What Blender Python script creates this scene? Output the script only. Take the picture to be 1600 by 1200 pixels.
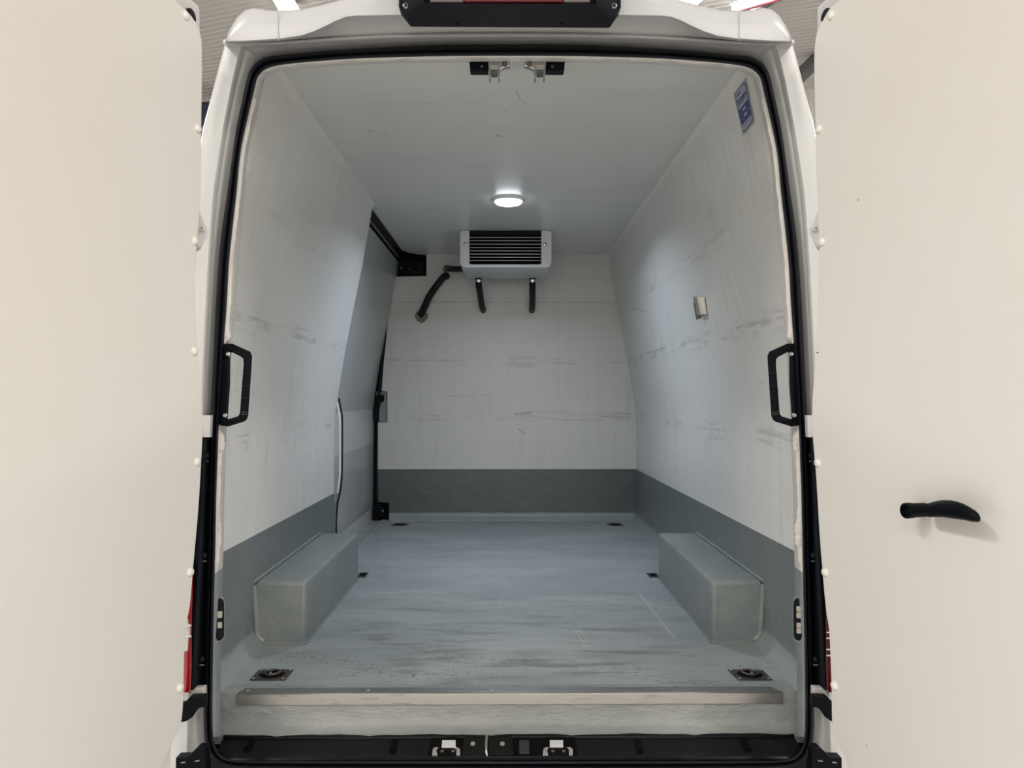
import bpy, bmesh, math, random
from mathutils import Vector, Matrix, Euler
random.seed(7)
for o in list(bpy.data.objects): bpy.data.objects.remove(o)
SC = bpy.context.scene; COL = SC.collection
PI = math.pi
# ------------------------------------------------------------ camera
FPX = 1214.0; F = 0.62                 # focal length in pixels; height of the van floor above the workshop floor
CAMZ = F + 0.80
cam = bpy.data.cameras.new('camera'); co = bpy.data.objects.new('camera', cam); COL.objects.link(co)
cam.sensor_width = 36.0; cam.lens = 36.0 * FPX / 1600.0; cam.clip_start = 0.02
ROT = Euler((PI/2 + math.atan(18/FPX), 0, -math.atan(9/FPX)), 'XYZ')
co.location = (0, 0, CAMZ); co.rotation_euler = ROT
SC.camera = co
# ------------------------------------------------------------ world, exposure, lights
w = bpy.data.worlds.new('world'); SC.world = w; w.use_nodes = True
w.node_tree.nodes['Background'].inputs[0].default_value = (0.8, 0.82, 0.85, 1)
w.node_tree.nodes['Background'].inputs[1].default_value = 0.3
SC.view_settings.view_transform = 'Standard'; SC.view_settings.look = 'None'
SC.view_settings.gamma = 1; SC.view_settings.use_curve_mapping = False
SC.view_settings.exposure = 0.14
def area(name, loc, sx, sy, power, col, rotz=0, rx=0):
    l = bpy.data.lights.new(name, 'AREA'); l.shape = 'RECTANGLE'; l.size = sx; l.size_y = sy
    l.energy = power; l.color = col
    o = bpy.data.objects.new(name, l); COL.objects.link(o); o.location = loc; o.rotation_euler = (rx, 0, rotz)
    return o
GR = math.radians(-20)                 # workshop is turned against the van
CEIL = 4.75
WARM = (1.0, 0.95, 0.885)
FIX = [(-2.2, -3.4, 'left row, well behind the photographer'), (2.2, -3.4, 'right row, well behind the photographer'), (-2.9, -0.2, 'left row, beside the photographer'),
       (2.9, -0.2, 'right row, beside the photographer'), (0.0, -6.2, 'single lamp farthest behind the photographer'), (-4.4, 0.6, 'beyond the left rear door'), (4.4, 0.6, 'beyond the right rear door'),
       (-5.0, 7.0, 'added over the left side of the van for background light'), (5.0, 7.0, 'added over the right side of the van for background light'), (1.0, 9.2, 'added ahead of the van for background light')]  # unseen lamps around the van, added to light the workshop background
for i, (x, y, _) in enumerate(FIX):
    area('batten_light', (x, y, CEIL - 0.16), 0.16, 1.5, {-3.4: 85, -0.2: 118, -6.2: 45, 0.6: 55}.get(y, 85), WARM)
# large fill light added behind the photographer to brighten the compartment
area('front_fill_light', (0, -7.6, 2.2), 5.0, 3.6, 150, (1.0, 0.955, 0.90), 0, PI/2)
LED = (0.010, 3.57)
l = bpy.data.lights.new('led_puck_light', 'AREA'); l.shape = 'DISK'; l.size = 0.11; l.energy = 8.0; l.color = (0.71, 0.83, 1.0); l.spread = 2.7
lo = bpy.data.objects.new('led_puck_light', l); COL.objects.link(lo); lo.location = (LED[0], LED[1], F + 1.706 - 0.028)

# ------------------------------------------------------------ node helpers
def mat(name, col=(.5,.5,.5), rough=.5, metal=0.0, bump=None, mix=None, coat=0, emit=None, spec=None):
    m = bpy.data.materials.new(name); m.use_nodes = True
    nt = m.node_tree; b = nt.nodes['Principled BSDF']
    b.inputs['Base Color'].default_value = (*col, 1); b.inputs['Roughness'].default_value = rough
    b.inputs['Metallic'].default_value = metal
    if coat: b.inputs['Coat Weight'].default_value = coat; b.inputs['Coat Roughness'].default_value = .08
    if spec is not None: b.inputs['Specular IOR Level'].default_value = spec
    if emit: b.inputs['Emission Color'].default_value = (*emit[0], 1); b.inputs['Emission Strength'].default_value = emit[1]
    pos = nt.nodes.new('ShaderNodeNewGeometry').outputs['Position']
    if bump: nt.links.new(bumpn(nt, pos, *bump), b.inputs['Normal'])
    if mix:      # (scale vec, lo, hi, colour) patchy wear
        sc, a, c, col2 = mix
        f = mask(nt, pos, sc, a, c)
        nt.links.new(mixc(nt, f, col, col2), b.inputs['Base Color'])
    return m
def N(nt, t, **kw):
    n = nt.nodes.new(t)
    for k, v in kw.items(): setattr(n, k, v)
    return n
def setin(nt, n, i, v):
    if hasattr(v, 'node'): nt.links.new(v, n.inputs[i])
    elif isinstance(v, tuple) and len(v) == 3 and n.inputs[i].type == 'RGBA': n.inputs[i].default_value = (*v, 1)
    else: n.inputs[i].default_value = v
def M(nt, op, a, b=0.0, c=None, clamp=False):
    n = N(nt, 'ShaderNodeMath', operation=op); n.use_clamp = clamp
    setin(nt, n, 0, a); setin(nt, n, 1, b)
    if c is not None: setin(nt, n, 2, c)
    return n.outputs[0]
def VM(nt, op, a, b=(0,0,0), out=0, scale=None):
    n = N(nt, 'ShaderNodeVectorMath', operation=op); setin(nt, n, 0, a); setin(nt, n, 1, b)
    if scale is not None: setin(nt, n, 3, scale)
    return n.outputs[out]
def noise(nt, pos, sc, detail=4, rough=.55, scale=1.0):
    n = N(nt, 'ShaderNodeTexNoise'); nt.links.new(VM(nt, 'MULTIPLY', pos, sc), n.inputs['Vector'])
    n.inputs['Scale'].default_value = scale; n.inputs['Detail'].default_value = detail; n.inputs['Roughness'].default_value = rough
    return n.outputs[0]
def ramp(nt, v, a, b):
    n = N(nt, 'ShaderNodeMapRange'); n.interpolation_type = 'SMOOTHSTEP'
    setin(nt, n, 0, v); n.inputs[1].default_value = a; n.inputs[2].default_value = b
    return n.outputs[0]
def mask(nt, pos, sc, a, b, detail=5): return ramp(nt, noise(nt, pos, sc, detail), a, b)
def mixc(nt, f, a, b):
    n = N(nt, 'ShaderNodeMix'); n.data_type = 'RGBA'
    setin(nt, n, 0, f); setin(nt, n, 6, a); setin(nt, n, 7, b)
    return n.outputs[2]
def bumpn(nt, pos, scale, strength, dist=.002, detail=3, sc=(1,1,1)):
    n = N(nt, 'ShaderNodeBump'); n.inputs['Strength'].default_value = strength; n.inputs['Distance'].default_value = dist
    nt.links.new(noise(nt, pos, tuple(scale*s for s in sc), detail), n.inputs['Height'])
    return n.outputs[0]
def band(nt, v, c, wd):            # soft bump of height 1 around c
    return ramp(nt, M(nt, 'ABSOLUTE', M(nt, 'SUBTRACT', v, c)), wd, wd*.15)
def seg(nt, pos, A, B, wd):        # thin line between two points
    A = Vector(A); B = Vector(B); AB = B - A
    pa = VM(nt, 'SUBTRACT', pos, tuple(A))
    t = M(nt, 'MULTIPLY', VM(nt, 'DOT_PRODUCT', pa, tuple(AB), out=1), 1/AB.length_squared, clamp=True)
    pr = N(nt, 'ShaderNodeVectorMath', operation='SCALE'); pr.inputs[0].default_value = AB; nt.links.new(t, pr.inputs[3])
    d = VM(nt, 'LENGTH', VM(nt, 'SUBTRACT', pa, pr.outputs[0]), out=1)
    return ramp(nt, d, wd, wd*.4)

# ------------------------------------------------------------ pixel rays -> real points
RM = ROT.to_matrix(); C0 = Vector((0, 0, CAMZ))
def ray(px, py): return RM @ Vector(((px-800)/FPX, (600-py)/FPX, -1))
def P(px, py, d):
    r = ray(px, py); return C0 + r * (d / r.y)
def PZ(px, py, z):
    r = ray(px, py); return C0 + r * ((z - CAMZ) / r.z)
def PPL(px, py, p0, n):
    r = ray(px, py); return C0 + r * ((p0 - C0).dot(n) / r.dot(n))
def interp(t, x):
    if x <= t[0][0]: a, b = t[0], t[1]
    elif x >= t[-1][0]: a, b = t[-2], t[-1]
    else:
        for a, b in zip(t, t[1:]):
            if a[0] <= x <= b[0]: break
    return a[1] + (b[1]-a[1]) * (x-a[0]) / (b[0]-a[0])
XC = 0.010; H = 1.706; YB = 5.0
HW = [(0.0,.822),(.65,.824),(.75,.816),(.87,.797),(1.0,.776),(1.2,.738),(1.41,.696),(1.706,.645),(1.8,.63)]
def hw(z): return interp(HW, z)     # z above van floor
def on_wall(px, py, side=1, off=0.0):
    lo_, hi_ = 2.0, 5.2
    for _ in range(50):
        d = (lo_+hi_)/2; p = P(px, py, d)
        if side*(p.x-XC) > hw(p.z-F): hi_ = d
        else: lo_ = d
    p.x -= side*off; return p

# ------------------------------------------------------------ object helpers
WO = {}
def thing(name, label, cat, loc, group=None):
    o = bpy.data.objects.new(name, None); COL.objects.link(o); o.location = loc; o.empty_display_size = .05
    o['label'] = label; o['category'] = cat
    if group: o['group'] = group
    WO[o.name] = Vector(loc); return o
def obj(name, vf, m, parent=None, label=None, cat=None, group=None, kind=None, bev=0, seg_=2, smooth=35):
    verts, faces = vf
    verts = [Vector(v) for v in verts]
    c = Vector((sum(v.x for v in verts)/len(verts), sum(v.y for v in verts)/len(verts), min(v.z for v in verts)))
    me = bpy.data.meshes.new(name); me.from_pydata([v - c for v in verts], [], faces)
    bm = bmesh.new(); bm.from_mesh(me); bmesh.ops.recalc_face_normals(bm, faces=bm.faces); bm.to_mesh(me); bm.free()
    me.materials.append(m)
    if smooth:
        me.shade_smooth(); me.set_sharp_from_angle(angle=math.radians(smooth))
    o = bpy.data.objects.new(name, me); COL.objects.link(o)
    if parent: o.parent = parent; o.location = c - WO[parent.name]
    else: o.location = c
    WO[o.name] = c
    if bev:
        b = o.modifiers.new('bevel', 'BEVEL'); b.width = bev; b.segments = seg_; b.limit_method = 'ANGLE'; b.angle_limit = math.radians(40)
        b.harden_normals = False
    if label: o['label'] = label
    if cat: o['category'] = cat
    if group: o['group'] = group
    if kind: o['kind'] = kind
    return o
def join(*ms):
    V = []; Fc = []
    for v, f in ms:
        n = len(V); V += list(v); Fc += [tuple(i+n for i in q) for q in f]
    return V, Fc
def box(x0,y0,z0,x1,y1,z1):
    v = [(x,y,z) for z in (z0,z1) for x,y in ((x0,y0),(x1,y0),(x1,y1),(x0,y1))]
    return v, [(0,3,2,1),(4,5,6,7),(0,1,5,4),(1,2,6,5),(2,3,7,6),(3,0,4,7)]
def prism(pts, ext):               # polygon of 3-D points pushed along vector ext
    n = len(pts); e = Vector(ext); a = [Vector(p) for p in pts]
    v = a + [p+e for p in a]
    return v, [tuple(range(n)), tuple(range(2*n-1, n-1, -1))] + [(i,(i+1)%n,(i+1)%n+n,i+n) for i in range(n)]
def loft(rings, closed=False, cap=False):
    n = len(rings[0]); v = [p for r in rings for p in r]; f = []
    for k in range(len(rings)-1):
        for i in range(n if closed else n-1):
            j = (i+1) % n; f.append((k*n+i, k*n+j, (k+1)*n+j, (k+1)*n+i))
    if cap: f += [tuple(range(n-1,-1,-1)), tuple(range((len(rings)-1)*n, len(rings)*n))]
    return v, f
def spline(pts, n):
    pts = [Vector(p) for p in pts]; out = []
    ext = [pts[0]*2-pts[1]] + pts + [pts[-1]*2-pts[-2]]
    for i in range(1, len(ext)-2):
        a, b, c, d = ext[i-1:i+3]
        for k in range(n):
            t = k/n
            out.append(.5*((2*b)+(c-a)*t+(2*a-5*b+4*c-d)*t*t+(3*b-a-3*c+d)*t**3))
    return out + [pts[-1]]
def tube(pts, r, n=12, cap=True, closed=False):
    pts = [Vector(p) for p in pts]; rings = []; up = None
    for i, p in enumerate(pts):
        if closed: t = (pts[(i+1)%len(pts)]-pts[i-1]).normalized()
        else: t = (pts[min(i+1,len(pts)-1)]-pts[max(i-1,0)]).normalized()
        if up is None:
            up = Vector((0,0,1)) if abs(t.z) < .9 else Vector((1,0,0))
        s = t.cross(up).normalized(); up = s.cross(t).normalized()
        rr = r[i] if isinstance(r, (list, tuple)) else r
        rings.append([p + rr*(math.cos(2*PI*k/n)*s + math.sin(2*PI*k/n)*up) for k in range(n)])
    if closed: rings.append(rings[0])
    return loft(rings, True, cap and not closed)
def disc(c, ax, prof, n=24):       # lathe: profile (radius, height) along ax
    ax = Vector(ax).normalized(); u = ax.orthogonal().normalized(); v = ax.cross(u); c = Vector(c)
    rings = [[c + ax*h + r*(math.cos(2*PI*k/n)*u + math.sin(2*PI*k/n)*v) for k in range(n)] for r, h in prof]
    return loft(rings, True, True)
def pxpoly(pp, d): return [P(x, y, d) for x, y in pp]
def struct(name, vf, m, **k): return obj(name, vf, m, kind='structure', **k)

# ------------------------------------------------------------ materials
def wall_material(name, white, grey, scuff=1.0):
    m = bpy.data.materials.new(name); m.use_nodes = True; nt = m.node_tree; b = nt.nodes['Principled BSDF']
    pos = N(nt, 'ShaderNodeNewGeometry').outputs['Position']
    sp = N(nt, 'ShaderNodeSeparateXYZ'); nt.links.new(pos, sp.inputs[0]); X, Y, Z = sp.outputs
    zz = M(nt, 'SUBTRACT', Z, F)
    # handling marks: long, thin dark rubs at load heights and vertical drips
    rub = mask(nt, pos, (5, 5, 55), .46, .66, 9)
    bands = M(nt, 'ADD', M(nt, 'MAXIMUM', band(nt, zz, .665, .05), band(nt, zz, 1.02, .05)), M(nt, 'MULTIPLY', band(nt, zz, 1.33, .04), .6))
    patch = mask(nt, pos, (2.6, 2.6, 1.2), .40, .56, 3)
    s1 = M(nt, 'MULTIPLY', M(nt, 'MULTIPLY', rub, bands), patch)
    drip = M(nt, 'MULTIPLY', mask(nt, pos, (26, 26, 2.6), .48, .72, 7), mask(nt, pos, (1.8, 1.8, 1.1), .42, .60, 3))
    specks = M(nt, 'MULTIPLY', mask(nt, pos, (45, 45, 70), .64, .72, 4), mask(nt, pos, (3, 3, 3), .45, .65, 3))
    veil = mask(nt, pos, (1.3, 1.3, 1.1), .40, .70, 4)
    col = mixc(nt, M(nt, 'MULTIPLY', veil, .16), white, (.50,.49,.44))
    col = mixc(nt, M(nt, 'MULTIPLY', drip, .17*scuff), col, (.30,.29,.26))
    col = mixc(nt, M(nt, 'MULTIPLY', s1, .40*scuff), col, (.16,.155,.14))
    col = mixc(nt, M(nt, 'MULTIPLY', specks, .6*scuff), col, (.16,.155,.14))
    SEG = WALLSEG
    for (A, B, wd, k) in SEG:
        col = mixc(nt, M(nt, 'MULTIPLY', seg(nt, pos, A, B, wd), k), col, (.08,.08,.08))
    gv = mixc(nt, mask(nt, pos, (3, 3, 3), .35, .7, 5), grey, tuple(c*1.12 for c in grey))
    thr = M(nt, 'ADD', M(nt, 'MULTIPLY', Y, .0085), zz)         # painted skirting line
    f = ramp(nt, thr, .369, .371)
    gv = mixc(nt, ramp(nt, M(nt, 'ADD', zz, M(nt, 'MULTIPLY', noise(nt, pos, (8,8,8), 3), .012)), .060, .045), gv, (.26,.295,.298))
    nt.links.new(mixc(nt, f, gv, col), b.inputs['Base Color'])
    b.inputs['Roughness'].default_value = .34
    bp = N(nt, 'ShaderNodeBump'); bp.inputs['Strength'].default_value = .55; bp.inputs['Distance'].default_value = .0034
    h = M(nt, 'ADD', noise(nt, pos, (110, 110, 110), 3), M(nt, 'MULTIPLY', noise(nt, pos, (9, 9, 9), 3), 2.2))
    nt.links.new(h, bp.inputs['Height']); nt.links.new(bp.outputs[0], b.inputs['Normal'])
    return m
WALLSEG = []
for (a, b_, side, wd, k) in [((418,683),(416,730),-1,.0018,.6),((463,680),(459,715),-1,.0015,.6),((429,700),(427,712),-1,.0016,.5),
                       ((484,708),(481,718),-1,.0018,.5),((416,740),(414,752),-1,.0014,.4),((1190,615),(1183,600),1,.0016,.35),
                       ((1010,486),(985,482),1,.006,.25),((1040,543),(1010,553),1,.007,.3)]:
    WALLSEG.append((on_wall(*a, side), on_wall(*b_, side), wd, k))
for (a, b_, wd, k) in [((700,619),(734,619),.002,.55),((810,670),(819,677),.004,.65),((753,617),(767,616),.004,.35),((960,685),(968,682),.003,.5),((805,647),(830,645),.010,.35),((940,651),(985,652),.006,.35)]:
    WALLSEG.append((P(*a, YB), P(*b_, YB), wd, k))
WHITE = (.70,.70,.675); GREYB = (.128,.148,.153)
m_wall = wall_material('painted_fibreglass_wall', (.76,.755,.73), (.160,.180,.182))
m_bulk = wall_material('shaded_bulkhead_paint', (.56,.56,.535), (.068,.083,.084))  # wall paint darkened, with the weaker light at the back put into it
def floor_material():
    m = bpy.data.materials.new('grey_floor_coating'); m.use_nodes = True; nt = m.node_tree; b = nt.nodes['Principled BSDF']
    pos = N(nt, 'ShaderNodeNewGeometry').outputs['Position']
    sp = N(nt, 'ShaderNodeSeparateXYZ'); nt.links.new(pos, sp.inputs[0]); X, Y, Z = sp.outputs
    base = mixc(nt, mask(nt, pos, (2.0, 5.5, 2), .30, .72, 5), (.300,.335,.338), (.375,.405,.400))
    near = ramp(nt, Y, 3.6, 2.35)
    mid = ramp(nt, M(nt, 'ABSOLUTE', X), .70, .38)
    smear = M(nt, 'MULTIPLY', mask(nt, pos, (3.2, 17, 3), .50, .66, 9), M(nt, 'MULTIPLY', near, mid))
    grit = M(nt, 'MULTIPLY', mask(nt, pos, (62, 115, 40), .52, .66, 6), M(nt, 'MULTIPLY', near, mask(nt, pos, (3, 9, 3), .46, .62, 4)))
    col = mixc(nt, M(nt, 'MULTIPLY', smear, .62), base, (.150,.148,.125))
    col = mixc(nt, M(nt, 'MULTIPLY', grit, .8), col, (.085,.082,.070))
    far = M(nt, 'MULTIPLY', mask(nt, pos, (5, 24, 3), .54, .72, 8), .30)
    col = mixc(nt, far, col, (.14,.155,.155))
    for a, b_, wd, k in [((998,925),(1055,998),.0028,.8),((1000,930),(1040,985),.002,.4),((793,905),(779,945),.0022,.4),((900,985),(914,1010),.0025,.55),((906,980),(917,1003),.0018,.4),
                         ((760,860),(798,882),.003,.3),((820,880),(800,862),.002,.3),((690,960),(640,972),.003,.2)]:
        col = mixc(nt, M(nt, 'MULTIPLY', seg(nt, pos, PZ(*a, F), PZ(*b_, F), wd), k), col, (.62,.64,.62))
    for px, py, rx, k in [((590),998,.09,.5),((555),985,.05,.35),((1085),945,.03,.45),((1062),967,.02,.35),((640),1035,.12,.35),((820),1020,.12,.3),((930),1025,.10,.35)]:
        c = PZ(px, py, F)
        d = VM(nt, 'LENGTH', VM(nt, 'MULTIPLY', VM(nt, 'SUBTRACT', pos, tuple(c)), (1/rx, 1/(rx*.55), 0)), out=1)
        f = M(nt, 'MULTIPLY', ramp(nt, M(nt, 'ADD', d, M(nt, 'MULTIPLY', noise(nt, pos, (30, 60, 30), 5), .8)), 1.3, .5), k)
        col = mixc(nt, f, col, (.115,.112,.092))
    nt.links.new(col, b.inputs['Base Color'])
    nt.links.new(M(nt, 'ADD', M(nt, 'MULTIPLY', mask(nt, pos, (6, 14, 6), .3, .7, 4), .16), .33), b.inputs['Roughness'])
    bp = N(nt, 'ShaderNodeBump'); bp.inputs['Strength'].default_value = .5; bp.inputs['Distance'].default_value = .0016
    nt.links.new(M(nt, 'ADD', noise(nt, pos, (60, 100, 60), 3), M(nt, 'MULTIPLY', noise(nt, pos, (6, 22, 9), 3), 2.5)), bp.inputs['Height'])
    nt.links.new(bp.outputs[0], b.inputs['Normal'])
    return m
m_floor = floor_material()
m_box = mat('grey_box_coating', (.215,.245,.243), .40, bump=(45, .7, .003, 4, (1,1,1.6)), mix=((5,5,8), .45, .75, (.27,.29,.28)))
m_step = mat('brushed_grey_sealant', (.28,.30,.295), .26, bump=(26, .8, .006, 5, (1,1,2.4)), mix=((4,4,18), .4, .7, (.33,.345,.335)))
def ceil_material():
    m = mat('white_ceiling_coating', (.50,.51,.495), .30, bump=(70, .35, .0018, 3, (.5,1,1)))
    nt = m.node_tree; b = nt.nodes['Principled BSDF']; pos = N(nt, 'ShaderNodeNewGeometry').outputs['Position']
    col = mixc(nt, M(nt, 'MULTIPLY', mask(nt, pos, (2, 6, 1), .45, .72, 6), .22), (.66,.67,.65), (.45,.46,.45))
    for a, b_, wd, k in [((655,165),(678,160),.003,.35),((806,140),(813,155),.003,.3),((813,155),(827,166),.003,.3),((777,212),(783,213),.006,.7),
                         ((788,172),(792,177),.003,.35),((922,182),(930,180),.003,.5),((575,203),(583,207),.005,.4),((598,209),(607,210),.004,.5),((912,196),(920,198),.003,.35)]:
        col = mixc(nt, M(nt, 'MULTIPLY', seg(nt, pos, PZ(*a, F+H), PZ(*b_, F+H), wd), k), col, (.09,.09,.09))
    nt.links.new(col, b.inputs['Base Color']); return m
m_ceil = ceil_material()
m_caulk = mat('lumpy_white_sealant', (.70,.675,.64), .45, bump=(38, .8, .006, 4), mix=((25,25,10), .5, .75, (.55,.50,.45)))
m_jamb = wall_material('painted_jamb', (.66,.645,.62), (.235,.262,.258), .4)
m_body = mat('white_car_paint', (.62,.625,.62), .30, spec=.35)
m_cap = mat('white_moulded_roof_plastic', (.46,.465,.47), .30, spec=.35)
m_bodyin = mat('matt_frame_paint', (.56,.565,.56), .32, mix=((20,20,6), .5, .8, (.40,.40,.38)))
m_dirtyw = mat('dusty_white_paint', (.56,.545,.52), .4, mix=((14,14,4), .45, .8, (.33,.31,.28)))
m_dark = mat('dark_cavity', (.004,.004,.005), .8, spec=.1)
m_rubber = mat('black_rubber', (.007,.008,.012), .45, spec=.22)
m_plastic = mat('black_plastic', (.0035,.0042,.0065), .42, bump=(260, .2, .0004), spec=.08)
m_sill = mat('scuffed_black_sill', (.006,.006,.007), .30, bump=(90, .3, .001), mix=((12,40,12), .56, .8, (.022,.022,.022)), spec=.2)
m_chrome = mat('zinc_plated_steel', (.62,.62,.60), .28, 1.0, bump=(120, .3, .001))
m_alu = mat('worn_aluminium', (.40,.39,.375), .36, 1.0, bump=(14, .25, .001, 4, (1,1,40)), mix=((14,60,90), .55, .75, (.25,.24,.225)))
m_lining = mat('white_door_lining', (.71,.695,.672), .38, bump=(130, .12, .0008), mix=((1.6,1.6,1.2), .35, .75, (.69,.665,.625)))
m_rivet = mat('white_plastic_rivet', (.76,.74,.69), .3)
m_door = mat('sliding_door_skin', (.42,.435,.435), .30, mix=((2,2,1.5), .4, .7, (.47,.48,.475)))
m_evap = mat('light_grey_unit_plastic', (.55,.58,.59), .38)
m_slat = mat('grey_aluminium_louvre', (.40,.41,.41), .35, .7)
m_rust = mat('dirty_expanding_foam', (.30,.26,.19), .85, bump=(90, 1, .006), mix=((50,50,50), .45, .65, (.10,.085,.06)))
m_ringd = mat('tarnished_steel', (.10,.085,.080), .38, .75, bump=(60, .6, .002))
m_led = mat('lit_led_diffuser', (.9,.95,1), .4, emit=((.86,.93,1.0), 14))
m_whitepl = mat('white_plastic', (.75,.76,.76), .35)
m_red = mat('red_lamp_lens', (.30,.006,.010), .12, coat=.5)
m_redd = mat('deep_red_lens', (.10,.004,.008), .12, coat=.5)
m_silver = mat('silvery_reflector', (.62,.60,.58), .22, .5)
m_copper = mat('brassy_screw', (.45,.30,.18), .35, .9)
m_gwall = mat('workshop_wall_paint', (.80,.79,.765), .7, mix=((1,1,1), .4, .7, (.74,.73,.71)))
m_gceil = mat('ribbed_ceiling_sheet', (.62,.60,.59), .5)
m_gfloor = mat('workshop_concrete', (.66,.645,.615), .5, mix=((1.5,1.5,1.5), .4, .7, (.58,.565,.54)))
m_tube = mat('lit_tube_diffuser', (.9,.9,.88), .4, emit=((1,.97,.92), 9))
m_steel = mat('painted_grey_steel', (.13,.13,.135), .5)
m_navy = mat('dark_blue_enamel', (.02,.028,.06), .5)
m_blue = mat('blue_sticker_ink', (.016,.028,.16), .35)
m_pale = mat('pale_sticker_ink', (.34,.37,.48), .35)
m_sback = mat('silver_sticker_foil', (.40,.40,.38), .35, .3)

# ------------------------------------------------------------ workshop (setting)
def rotp(x, y, z): return (x*math.cos(GR) - y*math.sin(GR), x*math.sin(GR) + y*math.cos(GR), z)
GX0, GX1, GY0, GY1 = -11.0, 11.0, -9.0, 13.5
v = []; f = []; n = 0; y = GY0
while y < GY1:
    for yy, zz in ((y, CEIL), (y+.052, CEIL), (y+.057, CEIL-.007), (y+.067, CEIL-.007)):
        v += [rotp(GX0, yy, zz), rotp(GX1, yy, zz)]; n += 1
    y += .072
f = [(2*i, 2*i+1, 2*i+3, 2*i+2) for i in range(n-1)]
struct('ceiling', (v, f), m_gceil, label='grey ribbed sheet ceiling of the workshop above the van', smooth=0)
def slab(a, b, z0, z1, t=.1):
    a = Vector(rotp(*a, 0)); b = Vector(rotp(*b, 0)); nrm = (b-a).cross(Vector((0,0,1))).normalized()*t
    return prism([(a.x,a.y,z0),(b.x,b.y,z0),(b.x,b.y,z1),(a.x,a.y,z1)], nrm)
struct('wall_far', slab((GX0,GY1),(GX1,GY1), 0, CEIL), m_gwall)
struct('wall_left', slab((GX0,GY0),(GX0,GY1), 0, CEIL), m_gwall)
struct('wall_right', slab((GX1,GY1),(GX1,GY0), 0, CEIL), m_gwall)
struct('wall_near', slab((GX1,GY0),(GX0,GY0), 0, CEIL), m_gwall)
struct('floor', prism([rotp(GX0,GY0,0),rotp(GX1,GY0,0),rotp(GX1,GY1,0),rotp(GX0,GY1,0)], (0,0,-.1)), m_gfloor)
def batten(a, b, label):
    a = Vector(a); b = Vector(b); d = (b-a).normalized(); s = d.cross(Vector((0,0,1))).normalized()
    t = thing('batten_lamp', label, 'lamp', tuple((a+b)/2 + Vector((0,0,-.12))), 'fluorescent battens on the workshop ceiling')
    z = Vector((0,0,1))
    obj('lamp_housing', prism([a-s*.09, a+s*.09, a+s*.06+z*.05, a-s*.06+z*.05], b-a), m_whitepl, t)
    obj('diffuser', prism([a-s*.075-z*.002, a+s*.075-z*.002, a+s*.06-z*.055, a-s*.06-z*.055], b-a), m_tube, t, bev=.015)
battens = [((P(452, 16, 6.6)), (P(424,-34, 5.3)), 'lit ceiling batten showing above the left end of the van roof'),
           ((P(1150, 12, 6.3)), (P(1300,-60, 4.9)), 'lit ceiling batten showing above the right end of the van roof'),
           ((P(1060, 14, 7.0)), (P(1120,-40, 5.3)), 'lit ceiling batten nearest the light box on the right side')]
for a, b_, lab in battens:
    a = Vector(a); b_ = Vector(b_); a = C0 + (a-C0)*((CEIL-.07-CAMZ)/(a.z-CAMZ)); b_ = C0 + (b_-C0)*((CEIL-.07-CAMZ)/(b_.z-CAMZ))
    batten(a, b_, lab)
for i, (x, y, where) in enumerate(FIX):
    a = Vector((x, y-.75, CEIL-.07)); b_ = Vector((x, y+.75, CEIL-.07))
    t = thing('batten_lamp', 'fluorescent ceiling batten, ' + where, 'lamp', (x, y, CEIL-.12), 'battens out of view overhead')
    obj('lamp_housing', box(x-.09, y-.78, CEIL-.07, x+.09, y+.78, CEIL-.02), m_whitepl, t)
    obj('diffuser', box(x-.07, y-.75, CEIL-.13, x+.07, y+.75, CEIL-.072), m_tube, t)
obj('ceiling_conduit', tube([C0+ (P(a,b_,6)-C0)*((CEIL-.10-CAMZ)/(P(a,b_,6).z-CAMZ)) for a, b_ in ((1250,-30),(1186,12),(1140,40))], .04, 8), m_steel,
    label='dark conduit crossing the workshop ceiling at the upper right', cat='conduit')
def cz(px, py, z):
    return PZ(px, py, z)
obj('red_cable', tube([cz(1235,-6,CEIL-.12), cz(1195,6,CEIL-.15), cz(1155,18,CEIL-.14)], .012, 6), mat('red_cable_sheath',(.42,.10,.14),.5),
    label='thin red cable strung under the workshop ceiling at the upper right', cat='cable')
# things against the far side wall of the workshop seen through the slits
obj('wall_cabinet', prism(pxpoly([(290,158),(330,158),(330,230),(290,230)], 8.2), (0,.5,0)), m_navy, label='dark blue cabinet glimpsed between left rear door and van corner', cat='cabinet', bev=.02)
obj('roof_beam', join(tube([P(1282,88,7.5), P(1240,128,7.5)], .07, 8)), m_steel, label='dark sloping steel beam glimpsed between van corner and right door', cat='beam')
obj('drain_pipe', tube([P(1266,120,8.4), P(1262,300,8.4)], .05, 10), m_gwall, label='pale vertical pipe glimpsed beside the right rear door', cat='pipe')

# ------------------------------------------------------------ van
VAN = thing('van', 'white panel van seen from behind with both rear doors open', 'van', (XC, 3.5, 0))
# seal outlines, left half (px), mirrored about 795
INN = [(795,86.5),(700,86.8),(640,88),(590,89.3),(540,91.5),(500,94.5),(465,97.5),(440,100.5),(425,103.5),(414,108),(406,115),(400.5,124),(395,147),(385,190),(375,240),(369,300),(362,362),(357,412),(353.5,475),(349.5,532),(345,600),(341,670),(339,722),(337,780),(336,845),(334,920),(332,1020),(331,1090),(331.5,1140),(334,1160),(341,1176),(353,1185),(372,1188.5),(420,1189.5),(500,1190),(600,1190),(700,1190),(795,1190)]
OUT = [(795,69.5),(700,69.8),(640,72),(590,74.5),(540,77.5),(500,80.5),(465,84),(440,86.5),(420,88.5),(404,95),(394,105),(387,119),(380,150),(370,197),(362,252),(355.5,300),(346,368),(341,425),(337,490),(334.5,545),(332,600),(329.5,670),(327,722),(325,780),(323.5,845),(321.5,920),(319.5,1020),(318.5,1090),(319.5,1145),(323.5,1170),(333,1187),(350,1196.5),(372,1200),(420,1201),(500,1201.5),(600,1202),(700,1202),(795,1202)]
MX = 795.0
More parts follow.
